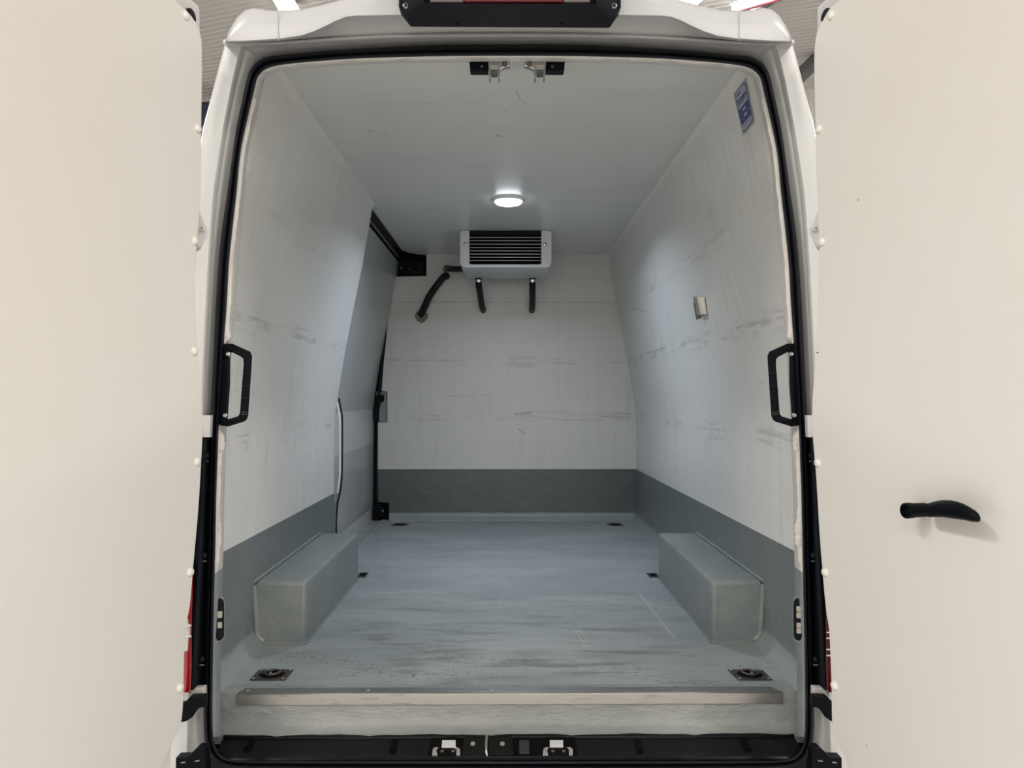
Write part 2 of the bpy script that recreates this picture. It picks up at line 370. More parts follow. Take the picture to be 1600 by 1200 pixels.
def resample(half, n=4):
    pts = [Vector((x, y, 0)) for x, y in half]
    s = spline(pts, n)
    full = [(p.x, p.y) for p in s]
    return full + [(2*MX - x, y) for x, y in reversed(full[1:-1])]
def blend(a, b, t): return [(p[0]*(1-t)+q[0]*t, p[1]*(1-t)+q[1]*t) for p, q in zip(a, b)]
INf, OUf = resample(INN), resample(OUT)
DS = 1.965
prof = [(-.05,1.985),(-.02,1.962),(.10,1.951),(.25,1.947),(.36,1.952),(.42,1.958),(.50,1.951),(.68,1.944),(.86,1.947),(.98,1.956),(1.02,1.985)]
obj('door_seal', loft([[P(x, y, d) for x, y in blend(INf, OUf, t)] for t, d in prof], True), m_rubber, VAN, label='black rubber seal around the rear opening', smooth=80)

# frame of the rear opening, outside the seal
HALF_F = len(spline([(x,y,0) for x,y in INN], 4))
def side_px(tab, y): return interp(tab, y)
GUT = [(60,381),(120,366),(200,350),(300,335),(400,327),(500,322),(600,317),(700,314),(850,308),(1000,300),(1080,297),(1130,295),(1200,293),(1300,290)]
FAC = [(60,354),(100,343),(140,333),(205,316),(300,303),(450,289),(600,280),(800,276),(1000,272),(1130,268),(1300,262)]
def fy(k): return k
ys = [62,66,72,80,95,110,130,160,200,250,300,360,430,500,580,660,740,820,900,980,1060,1110,1140,1170,1200,1250,1300]
OUTS = [(p[1], p[0]) for p in OUT if 12 <= 0 or True]
side_out = [(y, x) for x, y in OUT[10:30]]
def so(y): 
    if y <= side_out[0][0]: return side_out[0][1] + (side_out[0][0]-y)*.32
    if y >= side_out[-1][0]: return side_out[-1][1]
    return interp(side_out, y)
for s in (-1, 1):
    fx = (lambda x: x) if s < 0 else (lambda x: 2*MX - x)
    rows = []
    for y in ys:
        g = side_px(GUT, y); a = side_px(FAC, y); o_ = so(y)
        pts = [P(fx(o_+4), y, 1.990), P(fx(o_-1), y, 1.978), P(fx(o_*.62+g*.38), y, 1.970), P(fx(o_*.55+g*.45), y, 1.966), P(fx(o_*.30+g*.70), y, 1.962), P(fx(g+2.2), y, 1.945), P(fx(g), y, 1.934),
               P(fx(g-2.2), y, 1.930), P(fx(a*.5+g*.5), y, 1.926), P(fx(a+5), y, 1.926), P(fx(a+2), y, 1.930), P(fx(a), y, 1.942)]
        e = P(fx(a), y, 1.942)
        zr = e.z - F
        xo = XC + s*(max(abs(e.x-XC), 0) + .012)
        pts += [Vector((xo, 1.975, e.z)), Vector((xo + s*.02, 2.10, e.z)), Vector((xo + s*.03, 2.6, e.z)), Vector((xo + s*.03, 5.6, e.z))]
        rows.append(pts)
    obj('body_side', loft(rows), m_body, VAN, label='glossy white corner pillar and body side', smooth=50)
# header: roof cap and rain channel above the seal, built in columns
def cap_top(x):   # outline of the cap top (px y) for px x (left half)
    return interp([(352,66),(356,52),(362,40),(372,25),(384,15),(397,12),(410,14.5),(430,17),(465,15.5),(500,8),(530,0),(560,-10),(600,-18),(795,-26)], x)
def cap_low(x):   # lower edge of the front face
    return interp([(352,66.5),(365,66),(380,66),(440,62),(470,57.5),(490,51),(510,42),(525,34.5),(540,28.5),(555,26.5),(640,25),(795,24)], x)
def lip(x):       # rain lip
    return interp([(352,68),(395,69),(440,67),(520,62),(600,58),(700,55.5),(795,55)], x)
cols = []
xs = [352.5,354,356,359,362,366,372,378,384,390,397,404,410,420,430,440,455,470,480,490,500,510,518,525,532,540,548,555,570,600,640,700,750,795]
for s in (-1, 1):
    half = []
    for x in xs:
        X_ = x if s < 0 else 2*MX-x
        ct, cl, lp = cap_top(x), cap_low(x), lip(x)
        so_ = interp([(352,70),(404,97),(440,88),(500,82.5),(590,76),(700,71.5),(795,71)], x)
        cl = min(cl, lp-1.0)
        pts = [P(X_, ct, 1.95), P(X_, ct+1.0, 1.83), P(X_, ct+3.2 if ct+5<cl else ct*.6+cl*.4, 1.806), P(X_, ct*.5+cl*.5, 1.800), P(X_, cl-2.2 if ct+4<cl else cl*.7+ct*.3, 1.802), P(X_, cl, 1.810),
               P(X_, cl*.7+lp*.3, 1.86), P(X_, lp-4 if lp-4>cl else cl*.5+lp*.5, 1.895), P(X_, lp-2.5 if lp-3.5>cl else cl*.4+lp*.6, 1.885), P(X_, lp, 1.885), P(X_, lp+2.2, 1.893), P(X_, lp+3.2, 1.935), P(X_, so_*.6+lp*.4, 1.97), P(X_, so_+2, 1.99)]
        zt = P(X_, ct, 1.95)
        pts = [Vector((zt.x, 5.6, zt.z+.03)), Vector((zt.x, 2.3, zt.z+.03))] + pts
        half.append(pts)
    if s < 0: cols += half
    else: cols += list(reversed(half))[1:]
obj('roof_cap', loft(cols), m_cap, VAN, label='moulded white roof end over the rear opening', smooth=55)
for s in (-1, 1):     # little end buttons and seam of the roof cap
    fx = (lambda x: x) if s < 0 else (lambda x: 2*MX - x)
    obj('cap_button', disc(P(fx(353), 66.5, 1.866), (0,-1,0), [(.006,0),(.006,.004),(.003,.008)], 12), m_body, VAN)
    obj('cap_seam', prism([P(fx(434.4),16,1.800), P(fx(435.4),16,1.800), P(fx(435.8),64,1.801), P(fx(434.8),64,1.801)], (0,-.0008,0)), mat('seam_grey',(.30,.30,.295),.4), VAN)
# the shell behind, closing the compartment off from the workshop
obj('inner_shell', join(box(-.60,5.45,F-.16,.62,5.5,F+H+.07), box(-.68,2.3,F+H+.07,.70,5.5,F+H+.09), box(-.90,2.15,F-.20,.92,5.5,F-.16), *[loft([[Vector((XC+s_*(hw(z)+k_), y_, F+z)) for k_, z in [(.060,z) for z in (-.16,.3,.65,.87,1.2,1.41,1.78)]+[(.075,z) for z in (1.78,1.41,1.2,.87,.65,.3,-.16)]] for y_ in (2.12,5.5)], True, True) for s_ in (-1,1)], loft([[Vector((-.88,5.45,F-.1)),Vector((-.88,5.45,F+1.0)),Vector((-.7,5.45,F+1.75)),Vector((-.5,5.45,F+1.75)),Vector((-.5,5.45,F-.1))],[Vector((-.88,5.5,F-.1)),Vector((-.88,5.5,F+1.0)),Vector((-.7,5.5,F+1.75)),Vector((-.5,5.5,F+1.75)),Vector((-.5,5.5,F-.1))]], True, True)), m_dark, VAN)
# lower rear body under the opening
obj('rear_crossmember', join(prism([P(300,1190,1.99), P(1290,1190,1.99), P(1290,1290,1.99), P(300,1290,1.99)], (0,.08,0))), m_dirtyw, VAN, label='dusty white body panel under the sill', bev=.01)
obj('bumper', prism([(-.92,1.78,F-.30),(-.92,1.97,F-.30),(-.92,1.97,F-.21),(-.92,1.80,F-.22)], (1.86,0,0)), m_plastic, VAN, label='black plastic rear bumper', bev=.015)

# black light housing over the opening
bl = obj('light_housing', prism(pxpoly([(627,-30),(627,24),(642,43),(952,45),(966,25),(967,-30)], 1.80), (0,-.045,0)), m_plastic, VAN, label='black high level brake light housing', bev=.004)
v1 = pxpoly([(630,-30),(630,23),(643,41.5),(951,43.5),(964,24),(964,-30)], 1.7545); v2 = pxpoly([(664,-30),(662,2.5),(667,5),(928,6),(932,3),(930,-30)], 1.735)
obj('housing_bevel', loft([v1, v2]), m_plastic, bl)
obj('brake_lens', prism(pxpoly([(725,-25),(880,-25),(880,2.2),(725,2.2)], 1.731), (0,.02,0)), m_redd, bl, label='red brake light lens', bev=.001)
for a, b_ in ((672,724),(881,922)):
    obj('clear_lens', prism(pxpoly([(a,-25),(b_,-25),(b_,2.6),(a,2.6)], 1.732), (0,.02,0)), mat('clear_grey_lens',(.11,.10,.10),.2), bl, bev=.001)
for x in (634, 959.5):
    obj('screw', disc(P(x, 10, 1.7535), (0,-1,0), [(.0065,0),(.0065,.003),(.004,.004),(.003,.001)], 16), mat('dull_screw',(.2,.2,.21),.35,.8), bl)
for x in (713.5, 879.5):
    obj('dimple', disc(P(x, 33.5, 1.7415), (0,-1,-.2), [(.004,-.004),(.004,.0035),(.002,.0045)], 12), m_plastic, bl)

# ------------------------------------------------------------ load compartment (setting)
def side_profile():
    pr = [(.0, .775), (.004,.785), (.012,.797), (.026,.812), (.045,.8205)]
    pr += [(z, hw(z)) for z in [.1,.2,.3,.4,.5,.6,.65,.7,.75,.8,.87,.93,1.0,1.1,1.2,1.3,1.41,1.5,1.6,1.67,1.690]]
    pr += [(1.699, hw(1.7)-.004), (1.7055, hw(1.706)-.013)]
    return pr
PR = side_profile()
def wall_mesh(s, y0, y1, ny=2):
    rings = []
    for k in range(ny+1):
        y = y0 + (y1-y0)*k/ny
        inner = [Vector((XC+s*x, y, F+z)) for z, x in PR]
        outer = [Vector((XC+s*(x+.045), y, F+z)) for z, x in reversed(PR)]
        outer[0] = Vector((XC+s*(hw(1.7)+.045), y, F+H+.02)); outer[-1] = Vector((XC+s*.87, y, F))
        rings.append(inner + outer)
    return loft(rings, True, True)
struct('wall_right', wall_mesh(1, 2.07, 5.02), m_wall, label='scuffed white right side lining with grey painted skirting', smooth=40)
WEND = 3.69
struct('wall_left', wall_mesh(-1, 2.07, WEND), m_wall, label='scuffed white left side lining with grey skirting, ending at sliding door', smooth=40)
cp = [(.66,2.06),(.66,5.03),(-.515,5.03),(-.53,4.995),(-.575,4.975),(-.615,4.93),(-.645,4.86),(-.662,4.74),(-.664,4.5),(-.655,3.9),(-.650,3.69),(-.65,2.06)]
struct('ceiling', prism([(x, y, F+H) for x, y in cp], (0,0,.05)), m_ceil, label='white glossy ceiling of the load compartment')
fl = [(.84,2.115),(.84,5.03),(-.80,5.03),(-.80,3.69),(-.84,3.69),(-.84,2.115)]
struct('floor', prism([(x, y, F) for x, y in fl], (0,0,-.05)), m_floor, label='worn grey coated load floor')
# bulkhead: lower board and slightly proud upper board, notched for the sliding door gear
low = [(609,471),(604,520),(598.5,575),(596,611),(605,612),(605,659.5),(590.5,660),(590,735),(590.5,785),(607.5,786),(607.5,815)]
lowp = pxpoly(low, YB) + [Vector((.86,YB,F)), Vector((.86,YB,P(970,471,YB).z))]
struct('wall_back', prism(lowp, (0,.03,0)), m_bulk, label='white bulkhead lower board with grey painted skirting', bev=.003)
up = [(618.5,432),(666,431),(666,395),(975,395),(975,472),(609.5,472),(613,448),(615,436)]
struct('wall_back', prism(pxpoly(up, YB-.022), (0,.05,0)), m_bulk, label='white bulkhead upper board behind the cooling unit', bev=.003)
struct('trim_1', prism([(-.74,YB,F),(-.74,YB-.028,F),(-.74,YB-.022,F+.010),(-.74,YB-.008,F+.020),(-.74,YB,F+.034)], (1.57,0,0)), m_box, label='grey cove along the foot of the bulkhead', smooth=60)
# vertical front face under the threshold
sr = []
for k in range(41):
    x = -.815 + 1.645*k/40
    wv = .0025*math.sin(x*23)+.002*math.sin(x*57+1)
    sr.append([Vector((x, y+wv*(1 if i>1 else .2), z)) for i, (y, z) in enumerate([(2.16,F+.0008),(2.108,F+.0006),(2.104,F-.03),(2.103,F-.055),(2.100,F-.075),(2.092,F-.088),(2.078,F-.097),(2.078,F-.125),(2.13,F-.125)])])
struct('trim_2', loft(sr, True, True), m_step, label='grey brushed sealant face under the threshold bar', smooth=50)
# jamb lining between the seal and the compartment
def inner_ring(half, dx_top=9.5, dx_side=11):
    out = []
    for i, (x, y) in enumerate(half):
        cx, cy = 795, 600
        ty = 1.0 if y < 130 else 0
        k = max(0, min(1, (y-104)/40)); kx = max(0,min(1,(430-x)/28)) if y < 160 else 1
        out.append((x + dx_side*max(k,kx*.8 if y<160 else 1)*(1 if x < 430 or y > 200 else 0), y + dx_top*(1-k)))
    return out
top_half = [p for p in spline([(x,y,0) for x,y in INN[:30]], 4)]
A2 = [(p.x, p.y) for p in top_half if p.y < 1152]
nA = len(A2)
rowsJ = []
def nrm2(i, arr):
    a = arr[max(i-1,0)]; b = arr[min(i+1,len(arr)-1)]
    t = Vector((b[0]-a[0], b[1]-a[1])); t.normalize(); return Vector((-t.y, t.x))
for s in (-1, 1):
    rows = []
    for i, (x, y) in enumerate(A2):
        nn = nrm2(i, A2)
        if nn.dot(Vector((795-x, 650-y))) < 0: nn = -nn
        q = Vector((x, y)); lump = 1.2*math.sin(i*.9)+.8*math.sin(i*2.3+1)
        def R(off, d): 
            p = q + nn*off; X_ = p.x if s < 0 else 2*MX-p.x
            return P(X_, p.y, d)
        ob = 0 if y < 150 else min(1,(y-150)/200)*3.0
        pB = R(10.5+ob, 2.045)
        zc = min(pB.z, F+H+.012); zrel = zc-F
        side = y > 112
        if side: pC = Vector((XC + s*(hw(zrel)+.02), 2.085, zc if y>150 else F+H+.012))
        else: pC = Vector((pB.x*1.0, 2.085, F+H+.012))
        rows.append([R(-2, 1.978), R(1.0, 1.970), R(3+lump*.15, 1.972), R(7.5, 2.0), R(9.8+ob, 2.03), pB, pB.lerp(pC,.5), pC])
    lab = 'painted lining of the ' + ('left' if s < 0 else 'right') + ' door jamb and header'
    struct('trim_3', loft(rows), m_jamb, label=lab, smooth=60)
# lumpy sealant beads along the side jambs
for s in (-1, 1):
    for (y0, y1, bl_) in ((150, 538, ((528,9,2.6),)), (672, 884, ((692,13,2.6),(835,24,1.6 if s<0 else 3.2)))):
        pts = []; rad = []
        for k in range(70):
            y = y0+(y1-y0)*k/69
            x = interp([(q[1], q[0]) for q in INN[12:28]], y)
            r = .0052 + .0007*math.sin(k*.8) + .0006*math.sin(k*2.1)
            for c, wd, am in bl_: r *= 1 + am*.55*math.exp(-((y-c)/wd)**2)
            X_ = x+4.2; X_ = X_ if s < 0 else 2*MX-X_
            pts.append(P(X_, y, 1.982)); rad.append(r)
        rad[0] = rad[-1] = .002
        struct('trim_4', tube(pts, rad, 10), m_caulk, label='lumpy white sealant bead beside the black seal', smooth=80)

# wheel boxes
def wheel_box(s, label):
    xi = XC + s*.655; xo = XC + s*.820
    y0, y1, z1 = 2.515, 3.405, F+.200
    t = thing('wheel_arch_box', label, 'box', (XC+s*.74, 2.95, F), 'grey wheel arch boxes')
    v, f = box(min(xi,xo), y0, F-.01, max(xi,xo), y1, z1)
    obj('box_cover', (v, f), m_box, t, bev=.012, seg_=3)
    c = .016    # sealant fillets around the front end
    obj('sealant_fillet', join(
        tube([(xi, y0+.002, F+.001),(XC+s*.80, y0+.002, F+.001)], .010, 10),
        tube([(XC+s*.812, y0+.002, F+.03),(XC+s*.822, y0+.002, z1-.01)], .010, 10),
        tube([(XC+s*.79, y0+.002, F+.008),(XC+s*.808, y0+.002, F+.02),(XC+s*.815, y0+.002, F+.04)], .013, 10),
        tube([(XC+s*.822, y0, z1),(XC+s*.822, y1, z1)], .006, 8),
        tube([(xi, y0, F),(xi, y1, F)], .005, 8)), m_box, t, smooth=70)
wheel_box(-1, 'grey coated wheel arch box against the left wall')
wheel_box(1, 'grey coated wheel arch box against the right wall')

# threshold bar
t = thing('threshold_bar', 'worn aluminium angle bar along the front edge of the floor', 'bar', (.01, 2.11, F))
xa, xb = P(370,1085,2.098).x, P(1223,1085,2.098).x
pr = [(2.136,F+.0005),(2.136,F+.003),(2.100,F+.003),(2.0965,F),(2.0965,F-.029),(2.100,F-.029),(2.100,F-.001)]
ang = prism([(xa, y, z) for y, z in pr], (xb-xa,0,0))
v = [Vector(p) for p in ang[0]]
for p in v:
    if p.y > 2.12: p.x += .012 if p.x < 0 else -.022
obj('angle_bar', (v, ang[1]), m_alu, t, bev=.0008)
for x in (387, 575, 768, 795+300, 1205):
    obj('screw', disc(P(x, 1078.5, 2.118)*1.0, (0,0,1), [(.005,-.003),(.005,.0012),(.003,.002)], 12), m_chrome, t)

# floor lashing rings
def lash(px, lab, ring=True, plain=False):
    c = [PZ(x, y, F+.0015) for x, y in px]
    ctr = sum(c, Vector())/4
    t = thing('lashing_ring', lab, 'ring', tuple(ctr), 'recessed lashing rings in the floor')
    obj('ring_plate', prism(c, (0,0,.0025)), m_ringd, t, bev=.001)
    inn = [ctr.lerp(p, .72) for p in c]; inn = [p+Vector((0,0,.0028)) for p in inn]
    n = 18; e1 = ((inn[1]-inn[0]) + (inn[2]-inn[3]))/4; e2 = ((inn[3]-inn[0]) + (inn[2]-inn[1]))/4
    pan = [ctr + Vector((0,0,.0026)) + e1*math.cos(2*PI*k/n) + e2*math.sin(2*PI*k/n) for k in range(n)]
    obj('pan', prism(pan, (0,0,.0006)), m_dark, t, smooth=0)
    if ring:
        rr = [ctr + Vector((0,0,.008)) + e1*.62*math.cos(2*PI*k/20) + e2*.62*math.sin(2*PI*k/20) for k in range(20)]
        obj('ring', tube(rr, .0042, 8, closed=True), m_ringd, t, smooth=80)
        obj('ring_clamp', tube([ctr + Vector((0,0,.006)) - e2*.9, ctr + Vector((0,0,.010)) - e2*.45], .006, 8), m_ringd, t)
    if not plain:
        for p in c:
            q = ctr.lerp(p, .84)+Vector((0,0,.002))
            obj('screw', disc(q, (0,0,1), [(.0048,0),(.0048,.0022),(.0026,.003)], 12), m_chrome, t)
lash([(390,1063),(446,1063),(459,1047),(405,1047)], 'dark lashing ring recessed in the floor near the left end of the threshold')
lash([(1153,1063),(1207,1063),(1191,1047),(1137,1047)], 'lashing ring recessed in the floor near the right end of the threshold')
lash([(558,902),(571,902),(576,895),(562,895)], 'small lashing ring beside the far end of the left wheel box', False, True)
lash([(1015,902),(1030,902),(1026,896),(1010,896)], 'small dark lashing ring beside the far end of the right wheel box', False, True)
lash([(610,821.5),(634,821.5),(639,818),(616,818)], 'dark lashing ring slot at the left foot of the bulkhead', False, True)
lash([(952,821.5),(974,821.5),(970,818),(948,818)], 'dark lashing ring slot at the right foot of the bulkhead', False, True)

# ceiling light
t = thing('ceiling_light', 'round lit LED puck light on the white ceiling', 'lamp', (LED[0], LED[1], F+H-.02))
obj('light_rim', disc((LED[0], LED[1], F+H), (0,0,-1), [(.072,0),(.072,.006),(.066,.012),(.060,.012)], 40), m_whitepl, t)
obj('diffuser', disc((LED[0], LED[1], F+H), (0,0,-1), [(.0615,.008),(.062,.016),(.055,.022),(.03,.024)], 40), m_led, t)

# cooling unit
yf = 4.245; zt = F+H-.002; zb = F+1.500
x0, x1 = P(718.5,400,yf).x, P(862,400,yf).x
t = thing('cooling_unit', 'light grey ceiling cooling unit with black louvred front', 'cooling unit', ((x0+x1)/2, 4.45, zb))
la, lb = P(733.5,400,yf).x, P(845.5,400,yf).x
def rect_round(xl, xr, z0, z1, r, top=0.004):
    o_ = []
    for cx, cz_, a0, rr in ((xl+r, z0+r, PI, r), (xr-r, z0+r, 1.5*PI, r)):
        for k in range(7): o_.append((cx+rr*math.cos(a0+k*PI/12), cz_+rr*math.sin(a0+k*PI/12)))
    return o_ + [(xr, z1-top), (xr-top, z1), (xl+top, z1), (xl, z1-top)]
shell = rect_round(x0, x1, zb, zt, .030, .012)
rings = [[Vector((x+(.006 if x<.0 else -.006)*e, y+0, z+e*.006 if z<F+1.6 else z)) for x, z in shell] for y, e in ((4.67,1),(4.655,0),(yf+.0325,0))]
obj('housing', loft(rings, True, True), m_evap, t, smooth=50)
# front frame: two cheeks and a bottom rim around the louvre opening
zl = P(790,413,yf).z
fr = [Vector((x, yf-.005, z)) for x, z in shell[:14]] + [Vector((x1, yf-.005, zt-.01)), Vector((x1-.012, yf-.005, zt)), Vector((lb, yf-.005, zt)), Vector((lb, yf-.005, zl+.006)), Vector((lb-.006, yf-.005, zl)), Vector((la+.006, yf-.005, zl)), Vector((la, yf-.005, zl+.006)), Vector((la, yf-.005, zt)), Vector((x0+.012, yf-.005, zt)), Vector((x0, yf-.005, zt-.01))]
obj('front_frame', prism(fr, (0,.035,0)), m_evap, t, bev=.004)
obj('louvre_recess', box(la-.004, yf+.024, zl-.004, lb+.004, yf+.03, zt), m_dark, t)
zs = [P(790, y, yf).z for y in (371.5,376.5,382,387.5,392.5,397.5,402.5,407.5)]
for z in zs:
    obj('louvre', prism([(la, yf-.002, z),(la, yf+.022, z+.0065),(la, yf+.022, z+.0080),(la, yf-.002, z+.0022)], (lb-la,0,0)), m_slat, t)
obj('top_strip', box(la, yf+.004, P(790,367,yf).z, lb, yf+.024, zt), m_plastic, t)
for x in (727.5, 851):
    obj('screw_well', disc(P(x, 382, yf-.0052), (0,-1,0), [(.0112,0),(.0112,.001),(.0085,.0012)], 18), m_ringd, t)
    obj('screw', disc(P(x, 382, yf-.005), (0,-1,0), [(.0085,0),(.0085,.002),(.006,.003),(.006,.005),(.003,.006)], 16), m_chrome, t)
# hoses
def hose(name, pts, r, lab, clamps=()):
    o = obj(name, tube(spline(pts, 8), r, 12), m_rubber, label=lab, cat='hose', group='black hoses of the cooling unit', smooth=80)
    for c, ax in clamps:
        obj('hose_clip', disc(c, ax, [(r*1.12,-.008),(r*1.12,.008)], 14), m_chrome, o)
    return o
def unit_bottom(px, y=4.60): return Vector((P(px, 440, y).x, y, zb-.002))
for (pa, pb, lab) in (((748,437),(755,486),'short black hose under the cooling unit, left of the two below it'), ((832,437),(831,486),'short black hose under the cooling unit, right of the two below it')):
    a = P(*pa, 4.64); b_ = P(*pb, YB-.004)
    hose('drain_hose', [a+Vector((0,0,.016)), a+Vector((0,.01,-.03)), a.lerp(b_, .45)+Vector((0,-.05,-.02)), a.lerp(b_,.8)+Vector((0,-.045,-.02)), b_+Vector((0,-.02,.012)), b_+Vector((0,.015,.003))], .0195, lab, [(a+Vector((0,.0,-.008)), (0,.1,-1))])
obj('hose_bend', tube(spline([P(721,420,4.62)+Vector((.01,0,0)), P(712,420.5,4.72), P(703,419.5,4.85), P(699,419,4.99)], 6), .019, 12), m_rubber, label='short black hose joining the left side of the cooling unit to the bulkhead', cat='hose', group='black hoses of the cooling unit', smooth=80)
hose('refrigerant_hose', [P(698,431,4.975), P(697,432,4.935), P(693,433,4.90), P(681,448,4.90), P(671,463,4.90), P(664,478,4.92), P(659,489,4.97), P(658,494,5.0)], .0215, 'long black curved hose sagging between two holes in the bulkhead')
for (px, py, r, lab) in ((698,421,.027,'crumbly sealing foam around the upper hose hole'),(658.5,494,.040,'crumbly brown sealing foam collar around the lower hose hole')):
    c = P(px, py, YB-.012)
    n = 20; rings = []
    for rr, h in ((1.0,0),(.97,.010),(.80,.016),(.5,.010)):
        rings.append([c + Vector((r*rr*(1+.06*math.sin(k*2.1))*math.cos(2*PI*k/n), -h+.004*math.sin(k*1.7), r*rr*(1+.05*math.cos(k*1.3))*math.sin(2*PI*k/n))) for k in range(n)])
    obj('foam_collar', loft(rings, True, True), m_rust, label=lab, cat='foam seal', smooth=60)

# sliding door and its gear
def sx(z, y=4.0): return XC - (hw(z) + .048)
SD = obj('sliding_door', loft([[Vector((sx(z)-.04, y, F+z)) for z in (0.0,.3,.6,.9,1.2,1.5,1.66)] for y in (3.55,5.12)]), m_door, VAN, label='grey white inside of the closed sliding door')
def door_panel(z0, z1, ztop=None):
    rings = []
    for y, dx in ((3.56,0),(4.2,0),(4.8,0),(4.98,0),(5.04,.004),(5.08,.012),(5.105,.03),(5.11,.05)):
        r = []
        for k in range(13):
            z = z0+(z1-z0)*k/12
            e = .006 if k in (0,12) else 0
            r.append(Vector((sx(z)-dx-e-(.03*max(0,(.10-z))/.1 if z<.1 else 0), y, F+z)))
        rings.append(r)
    return loft(rings)
obj('lower_panel', door_panel(.012, .640), m_door, SD)
obj('upper_panel', door_panel(.652, 1.662), m_door, SD)
for (px, py) in ((589.5,380),(599,390.5),(607.5,402),(615,413)):
    d = interp([(589,4.22),(616,4.86)], px); p = P(px, py, d)
    obj('rivet', disc(Vector((sx(p.z-F)+.001, p.y, p.z)), (1,0,-.2), [(.006,0),(.005,.003),(.002,.005)], 10), m_chrome, SD)
obj('seam_shade', prism([(sx(.63)-.006,3.56,F+.636),(sx(.63)-.03,3.56,F+.636),(sx(.63)-.03,3.56,F+.656),(sx(.65)-.006,3.56,F+.656)], (0,1.5,0)), m_dark, SD)  # dark strip put in as the shade of the seam between panels
# top rail
zr = F+1.66
obj('door_rail', join(
    prism([(-.665,3.6,F+H+.012),(-.650,3.6,F+H-.004),(-.664,3.6,F+H-.012),(-.700,3.6,zr+.02),(-.735,3.6,zr+.02),(-.735,3.6,F+H+.05),(-.665,3.6,F+H+.05)], (0,1.40,0)),
    tube([(-.712,3.6,zr+.004),(-.712,5.0,zr+.004)], .013, 8)), m_plastic, VAN, label='black sliding door rail under the ceiling edge')
obj('rail_strip', prism([(-.676,3.6,F+H-.030),(-.684,3.6,F+H-.036),(-.690,3.6,F+H-.030),(-.682,3.6,F+H-.022)], (0,1.30,0)), mat('dark_grey_rail',(.13,.13,.145),.4,.3), VAN)
obj('rail_pocket', join(box(P(612,415,5.04).x-.06, 5.06, P(640,436,5.04).z-.02, P(668,415,5.04).x+.02, 5.30, F+H+.06)), m_dark, VAN)
rb = obj('rail_bracket', prism(pxpoly([(617,405),(625,398),(640,404),(664,409),(664,430),(618,431)], 5.03), (0,.03,0)), m_plastic, VAN, label='black end bracket of the sliding door rail', bev=.004)
for px, py, r in ((626.5,418,.010),(645,425,.006),(650,425,.006),(656,425,.007),(640,420,.008)):
    obj('bolt', disc(P(px, py, 5.028), (0,-1,0), [(r,0),(r,.006),(r*.5,.009)], 10), mat('dark_bolt',(.08,.08,.085),.4,.5), rb)
# black seals in the gap
obj('gap_seal', tube(spline([P(x, y, 5.03) for x, y in ((616,434),(609,470),(601,530),(595,590),(590.5,640),(589,735),(589,812))], 6), .012, 10), m_rubber, VAN, smooth=80)
obj('gap_cover', loft([[P(x, y, 5.06), P(x-14, y, 5.14)] for x, y in ((619,425),(612,470),(604,530),(598,590),(594,640),(593,735),(593,815))]), m_dark, VAN)
obj('pillar_seal', tube(spline([P(x, y, 3.73) for x, y in ((529.5,622),(531.5,634),(534.5,650),(534.8,680),(534.3,740),(532,765),(527.5,787),(525.5,812),(525.5,833))], 6), .0042, 8), m_rubber, VAN, label='thin black rubber seal at the edge of the left lining', smooth=80)
obj('pillar_edging', loft([[P(x-4, y, 3.688), P(x-2.5,y,3.689), P(x-1, y, 3.70), P(x-1.5, y, 3.78)] for x, y in ((529,628),(532,642),(534,660),(534,740),(531,765),(526.5,790),(525,832))]), m_wall, VAN, smooth=80)
# latch and lower bracket
lt = obj('latch_plate', prism(pxpoly([(588,612),(604.5,612),(604.5,659),(588,659)], 5.025), (0,.01,0)), mat('grey_latch_plate',(.25,.26,.255),.5), VAN, label='grey plate behind the sliding door latch')
obj('latch', prism(pxpoly([(588,618),(593,617),(598,616.5),(600,619),(599,627),(594,629),(592,640),(591,655),(584,656),(584,640),(588,630)], 4.99), (0,.025,0)), m_plastic, lt, bev=.003)
lbk = obj('roller_bracket', prism(pxpoly([(584,786),(606,786),(606,813),(584,816)], 5.035), (0,.01,0)), m_dark, VAN, label='black roller bracket at the foot of the sliding door')
obj('roller_arm', prism(pxpoly([(584,788),(592,787),(596,792),(601,793),(601,806),(594,809),(586,814),(584,805)], 4.99), (0,.03,0)), m_plastic, lbk, bev=.003)
obj('bolt', disc(P(598,798,4.988), (0,-1,0), [(.005,0),(.005,.004),(.002,.006)], 10), m_chrome, lbk)
struct('trim_5', join(prism([(-.80,3.69,F-.004),(-.845,3.69,F-.004),(-.845,3.69,F-.010),(-.80,3.69,F-.010)], (0,1.33,0)), box(-.80,3.69,F-.002,-.788,5.0,F+.003), box(-.845,3.69,F-.05,-.90,5.1,F-.006)), m_floor, label='grey sill strip along the sliding door')
struct('trim_6', box(-.806,3.7,F-.0035,-.801,4.98,F-.001), m_dark, label='dark slot of the sliding door sill')

# door keeper bracket on right wall
c = on_wall(1093, 481, 1, .001)
t = thing('wall_bracket', 'small folded stainless steel bracket on the right wall', 'bracket', tuple(c))
pA = [on_wall(x, y, 1, .002) for x, y in ((1089,464),(1102,464),(1106,493),(1093,496))]
obj('back_plate', prism(pA, (-.004,0,0)), m_chrome, t, bev=.001)
q = [on_wall(x, y, 1, .003) for x, y in ((1093,464.5),(1097,494))]
top_, bot_ = q[0], q[1]
hgt = (top_.z-bot_.z)
yq = top_.y
obj('raised_block', prism([(top_.x, yq-.05, top_.z-.004),(top_.x-.020, yq-.05, top_.z-.004),(bot_.x-.020, yq-.05, bot_.z),(bot_.x, yq-.05, bot_.z)], (0,.055,0)), mat('satin_steel',(.55,.52,.48),.35,.9), t, bev=.001)
obj('side_flange', prism([P(1084,463,3.02),P(1090,467,3.02),P(1096,497,3.02),P(1088.5,500,3.02),P(1084,475,3.02)], (0,.006,0)), mat('dull_steel_flange',(.16,.165,.16),.35,.8), t, bev=.001)

